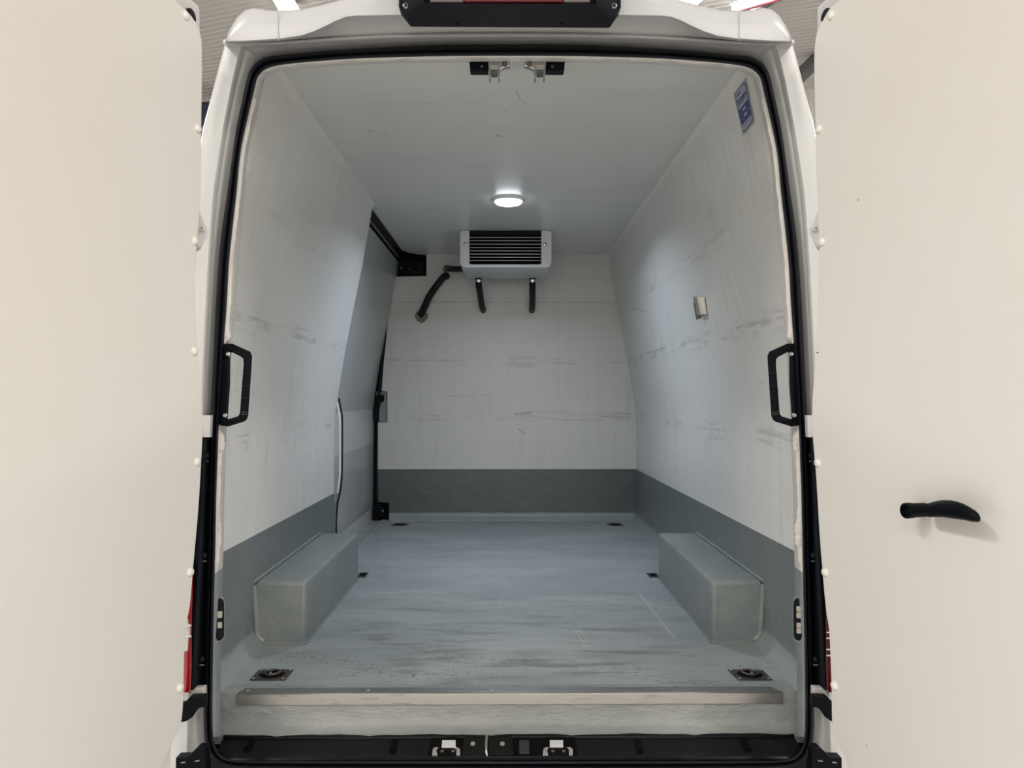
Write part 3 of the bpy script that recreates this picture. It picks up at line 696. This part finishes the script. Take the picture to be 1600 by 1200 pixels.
# sticker high on right wall
cs = [on_wall(x, y, 1, .0015) for x, y in ((1147,147),(1166,122),(1180,190),(1162,212))]   # TL TR BR BL
def bl(u, v, off=0):
    p = cs[0].lerp(cs[1], u).lerp(cs[3].lerp(cs[2], u), v); return p + Vector((-off, 0, 0))
def rr(u0, v0, u1, v1, r=0, asp=.45):
    if not r: return [(u0,v0),(u1,v0),(u1,v1),(u0,v1)]
    o_ = []
    for cu, cv, a in ((u0+r,v0+r*asp,PI),(u1-r,v0+r*asp,1.5*PI),(u1-r,v1-r*asp,0),(u0+r,v1-r*asp,.5*PI)):
        for k in range(5): o_.append((cu+r*math.cos(a+k*PI/8), cv+r*asp*math.sin(a+k*PI/8)))
    return o_
def patch(name, uv, m, off, par, th=.0004):
    a = [bl(u, v, off) for u, v in uv]
    return obj(name, prism(a, (-th,0,0)), m, par, smooth=0)
t = thing('sticker', 'blue and silver supplier sticker high on the right wall', 'sticker', tuple(bl(.5,1)))
patch('backing', rr(0,0,1,1), m_sback, 0, t)
patch('border', rr(.07,.035,.93,.965,.14), m_blue, .0005, t)
patch('upper_field', [(.12,.10),(.16,.072),(.24,.058),(.78,.058),(.86,.075),(.89,.10),(.89,.44),(.12,.44)], m_pale, .001, t)
patch('lower_field', [(.12,.80),(.89,.80),(.89,.90),(.84,.925),(.76,.938),(.24,.938),(.15,.92),(.12,.90)], m_pale, .001, t)
for k, (u0,v0,u1,v1) in enumerate(((.42,.50,.64,.555),(.42,.63,.64,.69),(.18,.545,.24,.56),(.76,.63,.84,.645),(.18,.69,.32,.70))):
    patch('pale_print', rr(u0,v0,u1,v1), m_pale, .001, t)
for (u0,v0,u1,v1) in ((.2,.345,.82,.352),(.2,.375,.82,.382),(.2,.84,.82,.846),(.2,.87,.82,.876)):
    patch('fine_print', rr(u0,v0,u1,v1), m_blue, .0015, t)
def text_on(txt, u0, v0, u1, v1, name, m, par):
    cu = bpy.data.curves.new('txt', 'FONT'); cu.body = txt; cu.size = 1; cu.offset = .022
    o = bpy.data.objects.new('txt', cu); COL.objects.link(o)
    dg = bpy.context.evaluated_depsgraph_get(); dg.update()
    me = bpy.data.meshes.new_from_object(o.evaluated_get(dg))
    xs_ = [v.co.x for v in me.vertices]; ys_ = [v.co.y for v in me.vertices]
    a, b_, c_, d_ = min(xs_), max(xs_), min(ys_), max(ys_)
    vs = [bl(u0+(u1-u0)*(v.co.x-a)/(b_-a), v1-(v1-v0)*(v.co.y-c_)/(d_-c_), .0018) for v in me.vertices]
    fs = [tuple(p.vertices) for p in me.polygons]
    bpy.data.objects.remove(o)
    obj(name, (vs, fs), m, par, smooth=0)
text_on('Somers', .15, .20, .87, .33, 'lettering', mat('dark_navy_ink',(.008,.01,.035),.4), t)
patch('small_print', rr(.2,.12,.5,.15), m_blue, .0015, t)

# ------------------------------------------------------------ latches on the header
def latch(s):
    fx = (lambda x: x) if s < 0 else (lambda x: 1616 - x)
    t = thing('door_catch', 'steel fork catch with black plate under the header, ' + ('left' if s < 0 else 'right') + ' of the pair', 'catch', tuple(P(fx(765), 110, 2.05)), 'catches under the header')
    d = 2.035
    obj('black_plate', prism(pxpoly([(fx(733),93),(fx(763),94),(fx(763),110.5),(fx(734.5),110.5)], d), (0,.03,0)), m_plastic, t, bev=.002)
    obj('screw', disc(P(fx(753), 104, d-.001), (0,-1,0), [(.004,0),(.004,.003),(.002,.004)], 10), m_ringd, t)
    obj('mount', prism(pxpoly([(fx(762),94),(fx(797),95),(fx(797),103),(fx(789),104),(fx(781),109),(fx(764),108)], d-.002), (0,.02,0)), m_chrome, t, bev=.002)
    obj('mount_bolt', disc(P(fx(789), 100, d-.003), (0,-1,-.3), [(.007,0),(.007,.004),(.004,.006)], 8), m_ringd, t)
    obj('fork', join(
        prism(pxpoly([(fx(763.5),103),(fx(766.5),101),(fx(767),121),(fx(764),121.5)], d-.03), (0,.034,0)),
        prism(pxpoly([(fx(778),101),(fx(781),103),(fx(781),121.5),(fx(778),121)], d-.03), (0,.034,0)),
        prism(pxpoly([(fx(765),103),(fx(767),101),(fx(778),101),(fx(780),103),(fx(779),108),(fx(766),108)], d-.026), (0,.03,0))), m_chrome, t, bev=.0008)
    obj('fork_backing', prism(pxpoly([(fx(766),110),(fx(778.5),110),(fx(777),119),(fx(768),119)], d-.004), (0,.008,0)), mat('dull_zinc',(.10,.11,.115),.35,.6), t)
latch(-1); latch(1)

# ------------------------------------------------------------ grab handles
def grab(s):
    fx = (lambda x: x) if s < 0 else (lambda x: 2*MX + 3 - x)
    d = 1.985
    t = thing('grab_handle', 'black plastic grab handle on the ' + ('left' if s < 0 else 'right') + ' side of the rear opening', 'handle', tuple(P(fx(366), 664, d)), 'grab handles of the rear opening')
    cl = [(351,541.5),(364,543),(386,555.5),(387.5,562),(381.5,648),(378,652.5),(356,660.5),(345,659)]
    outer = [(350,537),(363.5,537),(391,549.5),(394,556),(393.5,566),(388,649),(385.5,656),(381,659),(356.5,666.5),(343.5,664.5)]
    inner = [(351.5,551),(363,550.5),(377,557.5),(380.3,561),(380.7,568),(375,644),(373.5,648.5),(371,650.5),(356,655),(347,653)]
    ringA = [P(fx(x), y, d-.022) for x, y in outer]; ringB = [P(fx(x), y, d-.022) for x, y in inner]
    rA2 = [P(fx(x), y, d+.008) for x, y in outer]; rB2 = [P(fx(x), y, d+.008) for x, y in inner]
    obj('grip', loft([ringA, ringB, rB2, rA2, ringA], False, False), m_plastic, t, bev=.004)
    obj('base_bar', prism([P(fx(x), y, d-.022) for x, y in ((348.6,540),(356,541),(355.5,600),(351,662),(341,664),(343.8,600))], (0,.022,0)), m_plastic, t, bev=.003)
    for y in (583, 602, 621.5):
        x = interp([(566,387.5),(649,381.5)], y)
        obj('grip_rib', prism([P(fx(x-6.2), y, d-.0225), P(fx(x+6.0), y, d-.0225), P(fx(x+6.0), y+1.4, d-.0225), P(fx(x-6.2), y+1.4, d-.0225)], (0,-.0025,0)), m_rubber, t)
    for y in (643.5, 646.8):
        obj('grip_rib', prism([P(fx(377.5), y, d-.0225), P(fx(386), y, d-.0225), P(fx(386), y+1.0, d-.0225), P(fx(377.5), y+1.0, d-.0225)], (0,-.0015,0)), m_ringd, t)
    for (x, y) in ((358,553.5),(353.5,649)):
        obj('bolt', disc(P(fx(x), y, d-.020), (0,-1,0), [(.0062,0),(.0062,.010),(.004,.012),(.004,.006)], 6), m_chrome, t, smooth=0)
grab(-1); grab(1)

# contact plates on the jambs
def contact(s):
    fx = (lambda x: x) if s < 0 else (lambda x: 2*MX - x)
    t = thing('contact_plate', 'black oval contact plate on the ' + ('left' if s < 0 else 'right') + ' jamb with ' + ('two' if s < 0 else 'four') + ' pale pads', 'plate', tuple(P(fx(342), 1002, 2.0)), 'contact plates on the jambs')
    def cap(x0, x1, y0, y1, dd=0):
        r = (x1-x0)/2; cx = (x0+x1)/2; o_ = []
        for k in range(9): a = PI + k*PI/8; o_.append((cx+r*math.cos(a), y0+r*1.4+r*1.4*math.sin(a)))
        for k in range(9): a = k*PI/8; o_.append((cx+r*math.cos(a), y1-r*1.4+r*1.4*math.sin(a)))
        return [P(fx(x), y, 1.985+(x-336)*.0042+dd) for x, y in o_]
    obj('plate_rim', prism(cap(335.6,349.2,932.5,1004.5,-.003), (0,.008,0)), m_step, t, smooth=50)
    obj('plate_face', prism(cap(336.8,348.4,936,1001,-.007), (0,.008,0)), m_plastic, t, smooth=50)
    if s < 0: pads = [(339.8,345.5,956.5,965.5),(339.8,345.2,973.5,981.5)]
    else: pads = [(338.6,343.8,948.5,956),(338.6,343.8,958,966),(338.2,343.6,974.5,981),(338.2,343.6,983,990)]
    for x0, x1, y0, y1 in pads:
        obj('contact_pad', prism([P(fx(x), y, 1.975+(x-336)*.0042) for x, y in ((x0,y0),(x1,y0),(x1,y1),(x0,y1))], (0,.008,0)), mat('pale_pad', (.62,.55,.48), .45), t)
contact(-1); contact(1)

# ------------------------------------------------------------ sill
pr = [(2.12,F-.099),(2.088,F-.0995),(2.076,F-.1005),(2.073,F-.103),(2.072,F-.108),(1.994,F-.1236),(1.990,F-.117),(1.984,F-.116),(1.979,F-.121),(1.975,F-.150),(2.12,F-.150)]
xl_, xr_ = P(330,1160,1.99).x, P(1260,1160,1.99).x
SILL = thing('step_sill', 'black plastic sill tray with lock gear along the rear opening', 'sill', (.01, 2.03, F-.15))
obj('sill_moulding', prism([(xl_, y, z) for y, z in pr], (xr_-xl_,0,0)), m_sill, SILL, bev=.0015)
zs_ = F-.1265
def PS(x, y, h=0.0): return PPL(x, y, Vector((0, 2.072, F-.108+h)), Vector((0,-.2,1)))
def flat(px, m, h=.004, name='plate', par=SILL, z=zs_, bev=.001):
    return obj(name, prism([PS(x, y, h) for x, y in px], (0,0,-h-.001)), m, par, bev=bev)
for (x, y) in ((390,1164),(615,1167),(998,1167),(1165,1165)):
    c = PS(x, y); sl = (795-x)/400*.02
    pts = []
    for k in range(8): a = k*PI/7; pts.append(c + Vector((.009*math.cos(a), .018+.009*math.sin(a), .0008+.2*(.018+.009*math.sin(a)))))
    for k in range(8): a = PI+k*PI/7; pts.append(c + Vector((.009*math.cos(a), -.018+.009*math.sin(a), .0008+.2*(-.018+.009*math.sin(a)))))
    obj('drain_slot', prism(pts, (0,0,.002)), m_dark, SILL)
    obj('slot_plug', disc(c+Vector((0,-.015,-.001)), (0,0,1), [(.006,0),(.006,.004),(.003,.005)], 10), m_plastic, SILL)
flat([(674,1150),(898,1150),(903,1180),(668,1180)], m_dark, .0015, 'lock_recess')
flat([(725,1152),(758,1152),(757,1180),(722,1180)], m_sill, .006, 'lock_cover')
flat([(764,1151),(800,1151),(803,1179),(764,1179)], m_sill, .006, 'lock_cover')
flat([(811,1156),(827,1156),(827,1176),(811,1176)], mat('satin_black_block',(.035,.035,.04),.4), .006, 'block')
for x in (739, 785):
    obj('cover_screw', disc(PS(x, 1163.5, .006), (0,0,1), [(.0065,0),(.0062,.005),(.003,.007)], 16), mat('grey_button',(.35,.35,.34),.45), SILL)
obj('striker', tube([PS(761,1181,.004), PS(759.7,1176,.012), PS(760,1158,.012), PS(760.8,1150,.006)], .0036, 8), m_chrome, SILL, label='bright steel striker bar')
for x0 in (675, 848):
    w_ = 44 if x0 == 675 else 47
    lk = flat([(x0+16,1156),(x0+37 if x0==675 else x0+33,1156),(x0+37 if x0==675 else x0+33,1165.5),(x0+15,1165.5)] if x0==675 else [(x0+11,1156),(x0+32,1156),(x0+32,1165),(x0+11,1165)], m_whitepl, .012, 'roller')
    flat([(x0,1179),(x0+1,1170),(x0+4,1167),(x0+w_-4,1167),(x0+w_,1170),(x0+w_,1179)], m_silver, .004, 'lock_bracket')
    flat([(x0+10,1167),(x0+w_-10,1167),(x0+w_-6,1171),(x0+w_-6,1179.5),(x0+9,1179.5),(x0+7,1172)], m_plastic, .007, 'lock_body')
    for dx in (15, 32):
        obj('lock_screw', disc(PS(x0+dx+1, 1174.5, .0075), (0,-.2,1), [(.0045,0),(.0045,.002),(.002,.0005)], 12), m_copper, SILL)
for x in (652, 795, 936):
    obj('clip', disc(PZ(x, 1142.5, F-.099), (0,0,1), [(.004,-.002),(.004,.0015),(.002,.002)], 10), m_plastic, SILL)

# ------------------------------------------------------------ pillars below: black trims, lamps, brackets, hinges
for s in (-1, 1):
    fx = (lambda x: x) if s < 0 else (lambda x: 2*MX - x)
    sd = 'left' if s < 0 else 'right'
    rows = [[P(fx(270), y, 1.865), P(fx(interp(GUT,y)+3), y, 1.862), P(fx(interp(GUT,y)+6), y, 1.872), P(fx(so(y)*.75+interp(GUT,y)*.25), y, 1.945), P(fx(so(y)+3), y, 1.968)] for y in (686,700,740,800,860,920,980,1040,1078)]
    pt = obj('pillar_trim', loft(rows), m_plastic, VAN, label='black plastic pillar trim')
    for y, x in ((712,322),(868,319),(1030,315.5)):
        obj('trim_clip', disc(P(fx(x), y, 1.925), (0,-1,0), [(.007,0),(.006,.006),(.003,.009)], 10), m_rubber, pt)
        obj('clip_edge', prism([P(fx(x-4), y+8, 1.93), P(fx(x+4), y+8, 1.93), P(fx(x+4), y+9, 1.93), P(fx(x-4), y+9, 1.93)], (0,-.004,0)), mat('grey_edge',(.3,.3,.31),.35), pt)
    obj('grey_pad', prism(pxpoly([(fx(312),649),(fx(329),649),(fx(327.5),683),(fx(311),683)], 1.930), (0,.02,0)), m_bodyin, VAN)
    red = m_red if s < 0 else m_redd
    tl = obj('tail_light', loft([[P(fx(x0), y, 1.855), P(fx(x0+dx*.6), y, 1.838), P(fx(x0+dx), y, 1.846), P(fx(x0+dx+1.5), y, 1.865)] for y, x0, dx in ((880,290,11),(930,286,14),(960,282,17),(1000,280,18.5),(1040,280,18.5),(1075,280,17),(1082,280,14))]), red, VAN, label='red tail light lens beside the ' + sd + ' door', smooth=70)
    if s < 0:
        obj('reflector', prism(pxpoly([(286,968),(294,966),(295,974),(297.5,978),(297.5,992),(295,998),(294,1016),(286,1018)], 1.837), (0,-.004,0)), m_silver, tl, label='silvery reflector patch')
        bars = (976, 993)
        for y in bars: obj('lens_bar', prism(pxpoly([(290,y),(299,y),(299,y+2),(290,y+2)], 1.832), (0,-.003,0)), m_whitepl, tl)
    else:
        for y in (987, 996, 1013.5, 1023): obj('lens_bar', prism(pxpoly([(fx(288),y),(fx(299),y),(fx(299),y+1.8),(fx(288),y+1.8)], 1.834), (0,-.003,0)), m_silver, tl)
    obj('pillar_foot', prism(pxpoly([(fx(288),1100),(fx(300),1080),(fx(304),1075),(fx(319),1074),(fx(319),1090),(fx(290),1104)], 1.868), (0,.02,0)), m_dirtyw, VAN, bev=.003)
    obj('upper_bumper_bracket', prism(pxpoly([(fx(274),1130),(fx(284),1129),(fx(291),1127.5),(fx(299),1122),(fx(305),1112),(fx(311),1107),(fx(320.5),1105),(fx(320.5),1087),(fx(297),1088),(fx(291),1096),(fx(286),1099),(fx(274),1099)], 1.850), (0,.02,0)), m_plastic, VAN, bev=.003)
    lb_ = obj('lower_bumper_bracket', prism(pxpoly([(fx(274),1184),(fx(293),1183.5),(fx(308),1168.5),(fx(320),1168.5),(fx(325),1230),(fx(274),1230)], 1.850), (0,.03,0)), m_plastic, VAN, bev=.003)
    for x, y in ((286,1190.5),(308,1188)):
        obj('bracket_rib', prism(pxpoly([(fx(x-3),y+.5),(fx(x+4),y-.5),(fx(x+4),y+.6),(fx(x-3),y+1.5)], 1.849), (0,-.003,0)), mat('grey_edge2',(.3,.3,.31),.35), lb_)
    # door check plate
    hp = obj('hinge_plate', prism(pxpoly([(fx(300),318),(fx(308),322),(fx(317),343),(fx(325),358),(fx(324),364),(fx(312),390),(fx(306),393),(fx(298),392)], 1.820), (0,.006,0)), m_body, VAN, label='white door hinge plate', bev=.002)
    for x, y in ((316.5,357.5),(308.5,383.5)):
        obj('bolt', disc(P(fx(x), y, 1.819), (0,-1,0), [(.0075,0),(.0075,.004),(.005,.008),(.003,.008),(.003,.004)], 14), m_body, hp)

# ------------------------------------------------------------ rear doors
EL = [(262,-14),(274,0),(288,13),(300,26),(308,40),(313,54),(315.5,66),(316,85),(316,120),(315,180),(314.5,240),(314,300),(310.5,350),(307,392),(305,450),(305.8,490),(307,525),(311,576),(315,620),(316.8,660),(316.5,689),(315,717),(312,770),(309,812),(305.5,850),(302,889),(297,947),(291,977),(288.5,1010),(287.5,1050),(287,1085),(285.5,1112),(283,1130),(278,1144),(270,1160),(258,1184),(250,1202),(238,1230)]
ER = [(1325,-14),(1311,0),(1295,15),(1284,35),(1277,50),(1273.5,66),(1272,85),(1272,120),(1273,180),(1274.5,240),(1276.5,300),(1278.5,345),(1280,382),(1279,430),(1277.5,480),(1276,520),(1271.5,590),(1268.5,640),(1269,670),(1271,700),(1275,747),(1280,832),(1286,908),(1291,958),(1295,985),(1298,1043),(1299,1080),(1300,1130),(1306,1152),(1314,1173),(1326,1200),(1342,1230)]
ANG = math.radians(15)
def rear_door(s, edge, lab):
    p0 = Vector((-.700, 1.785, 1)) if s < 0 else Vector((.709, 1.785, 1))
    u = Vector((s*math.sin(ANG), -math.cos(ANG), 0))         # from hinge edge to free edge
    n = Vector((-s*math.cos(ANG), -math.sin(ANG), 0))        # towards the viewer
    e = [PPL(q.x, q.y, p0, n) for q in spline([(a, b_, 0) for a, b_ in edge], 3)]
    W = .76
    zt_, zb_ = e[0].z + .03, e[-1].z - .10
    far = [p0 + u*(W-.06) , p0 + u*W]
    pts = e + [Vector((e[-1].x, e[-1].y, 0)) + u*.06 + Vector((0,0,zb_)), Vector((far[0].x, far[0].y, zb_)), Vector((far[1].x, far[1].y, zb_+.08)), Vector((far[1].x, far[1].y, zt_-.12)), Vector((far[0].x, far[0].y, zt_)), Vector((e[0].x, e[0].y, 0)) + u*.06 + Vector((0,0,zt_))]
    cen = p0 + u*W/2
    # painted door shell: same outline pulled back and a little larger at the top corner
    def back(off, grow_top):
        o_ = []
        for i, q in enumerate(pts):
            g = Vector((0,0,0))
            if i < 30 and q.z > F+1.35: g = -u*(.010*grow_top) + Vector((0,0,.016*grow_top))
            else: g = u*.022
            o_.append(q - n*off + g)
        return o_
    sh = loft([back(.014,0.2), back(.030,1.0), back(.060,1.5), back(.066,1.2)], True, True)
    D = obj('rear_door', sh, m_body, VAN, label=lab, smooth=30)
    lin = obj('door_lining', prism([p - n*.004 for p in pts], n*.004), m_lining, D, label='white inner lining sheet', bev=.0015)
    fxd = (lambda x: x) if s < 0 else (lambda x: 2*MX - 1 - x)
    FL = [(314,62),(312.3,42),(312,15),(310,9),(304,4),(296,-3),(288,-12),(240,-12),(240,62)]
    obj('door_flange', prism([PPL(fxd(x), y, p0-n*.016, n) for x, y in FL], -n*.012), m_body, D, bev=.002)
    obj('flange_return', prism([PPL(fxd(x), y, p0-n*.0145, n) for x, y in ((310,44),(310.3,20),(309,14),(304,9),(294,0),(288,-6),(250,-6),(250,44))], -n*.002), m_bodyin, D)
    obj('door_seal_strip', prism([PPL(fxd(x), y, p0-n*.008, n) for x, y in ((294,12.5),(298.5,12.5),(303,18),(306,26),(306.6,33),(300,28))], -n*.006), m_rubber, D)
    return D, p0, n, u, lin
DL, p0, n, u, LL = rear_door(-1, EL, 'open left rear door with white lining')
def rivet(D, px, py, p0, n):
    obj('rivet', disc(PPL(px, py, p0, n), n, [(.0098,0),(.0098,.002),(.0085,.0045),(.005,.0065),(.001,.007)], 18), m_rivet, D, smooth=80)
for px, py in ((290,24.5),(309,201),(304,376.5),(303.5,548.5),(308,721.5),(297,894),(281,1074.5)): rivet(DL, px, py, p0, n)
DR, p0, n, u, LR = rear_door(1, ER, 'open right rear door with white lining and black release handle')
for px, py in ((1299,24),(1280,202),(1284.5,378),(1278,723),(1289.5,894),(1304,1071)): rivet(DR, px, py, p0, n)
obj('rivet_hole', disc(PPL(1277.6,551,p0,n), n, [(.0022,-.001),(.0022,.0006)], 10), m_dark, DR)
# scattered dark specks on the right lining
for px, py, r in ((1341,312.5,.0015),(1354,1165,.0012),):
    obj('speck', disc(PPL(px,py,p0,n), n, [(r,-.001),(r,.0005)], 8), m_ringd, DR)
# release handle: hub and curved lever
hn = n
hub = PPL(1447, 796.5, p0, n)
obj('release_handle', disc(hub, hn, [(.0125,0),(.0135,.004),(.0135,.026),(.0145,.034),(.0150,.042),(.0145,.047),(.0105,.048),(.0095,.040),(.0055,.040),(.0052,.044),(.002,.044)], 28), m_plastic, DR, label='black release handle hub', smooth=50)
def hp_(px, py, h):
    q = p0 + n*h; return PPL(px, py, q, n)
prof = [(1449,786.5,808,.040,.018),(1458,784.0,808.3,.043,.017),(1468,781.8,808.2,.046,.015),(1476,781.2,808.6,.048,.014),(1486,781.6,810,.050,.012),(1496,783.6,811.5,.051,.012),(1506,787.2,812.5,.051,.012),(1516,792.5,815,.050,.013),(1524,797.5,815.8,.048,.016),(1529,802,815.8,.045,.020),(1532,808,814,.042,.024)]
rings = []
for x, yt, yb, h1, h0 in prof:
    ym = (yt+yb)/2; hh = (yb-yt)/2
    ring = []
    for k in range(16):
        a = 2*PI*k/16
        ca = math.copysign(abs(math.cos(a))**.65, math.cos(a)); sa = math.copysign(abs(math.sin(a))**.65, math.sin(a))
        ring.append(hp_(x, ym - hh*sa*(1 if sa<0 else 1), (h1+h0)/2 + (h1-h0)/2*ca*(1-.25*max(sa,0))))
    rings.append(ring)
obj('release_lever', loft(rings, True, True), m_plastic, DR, label='black curved release lever', smooth=60)
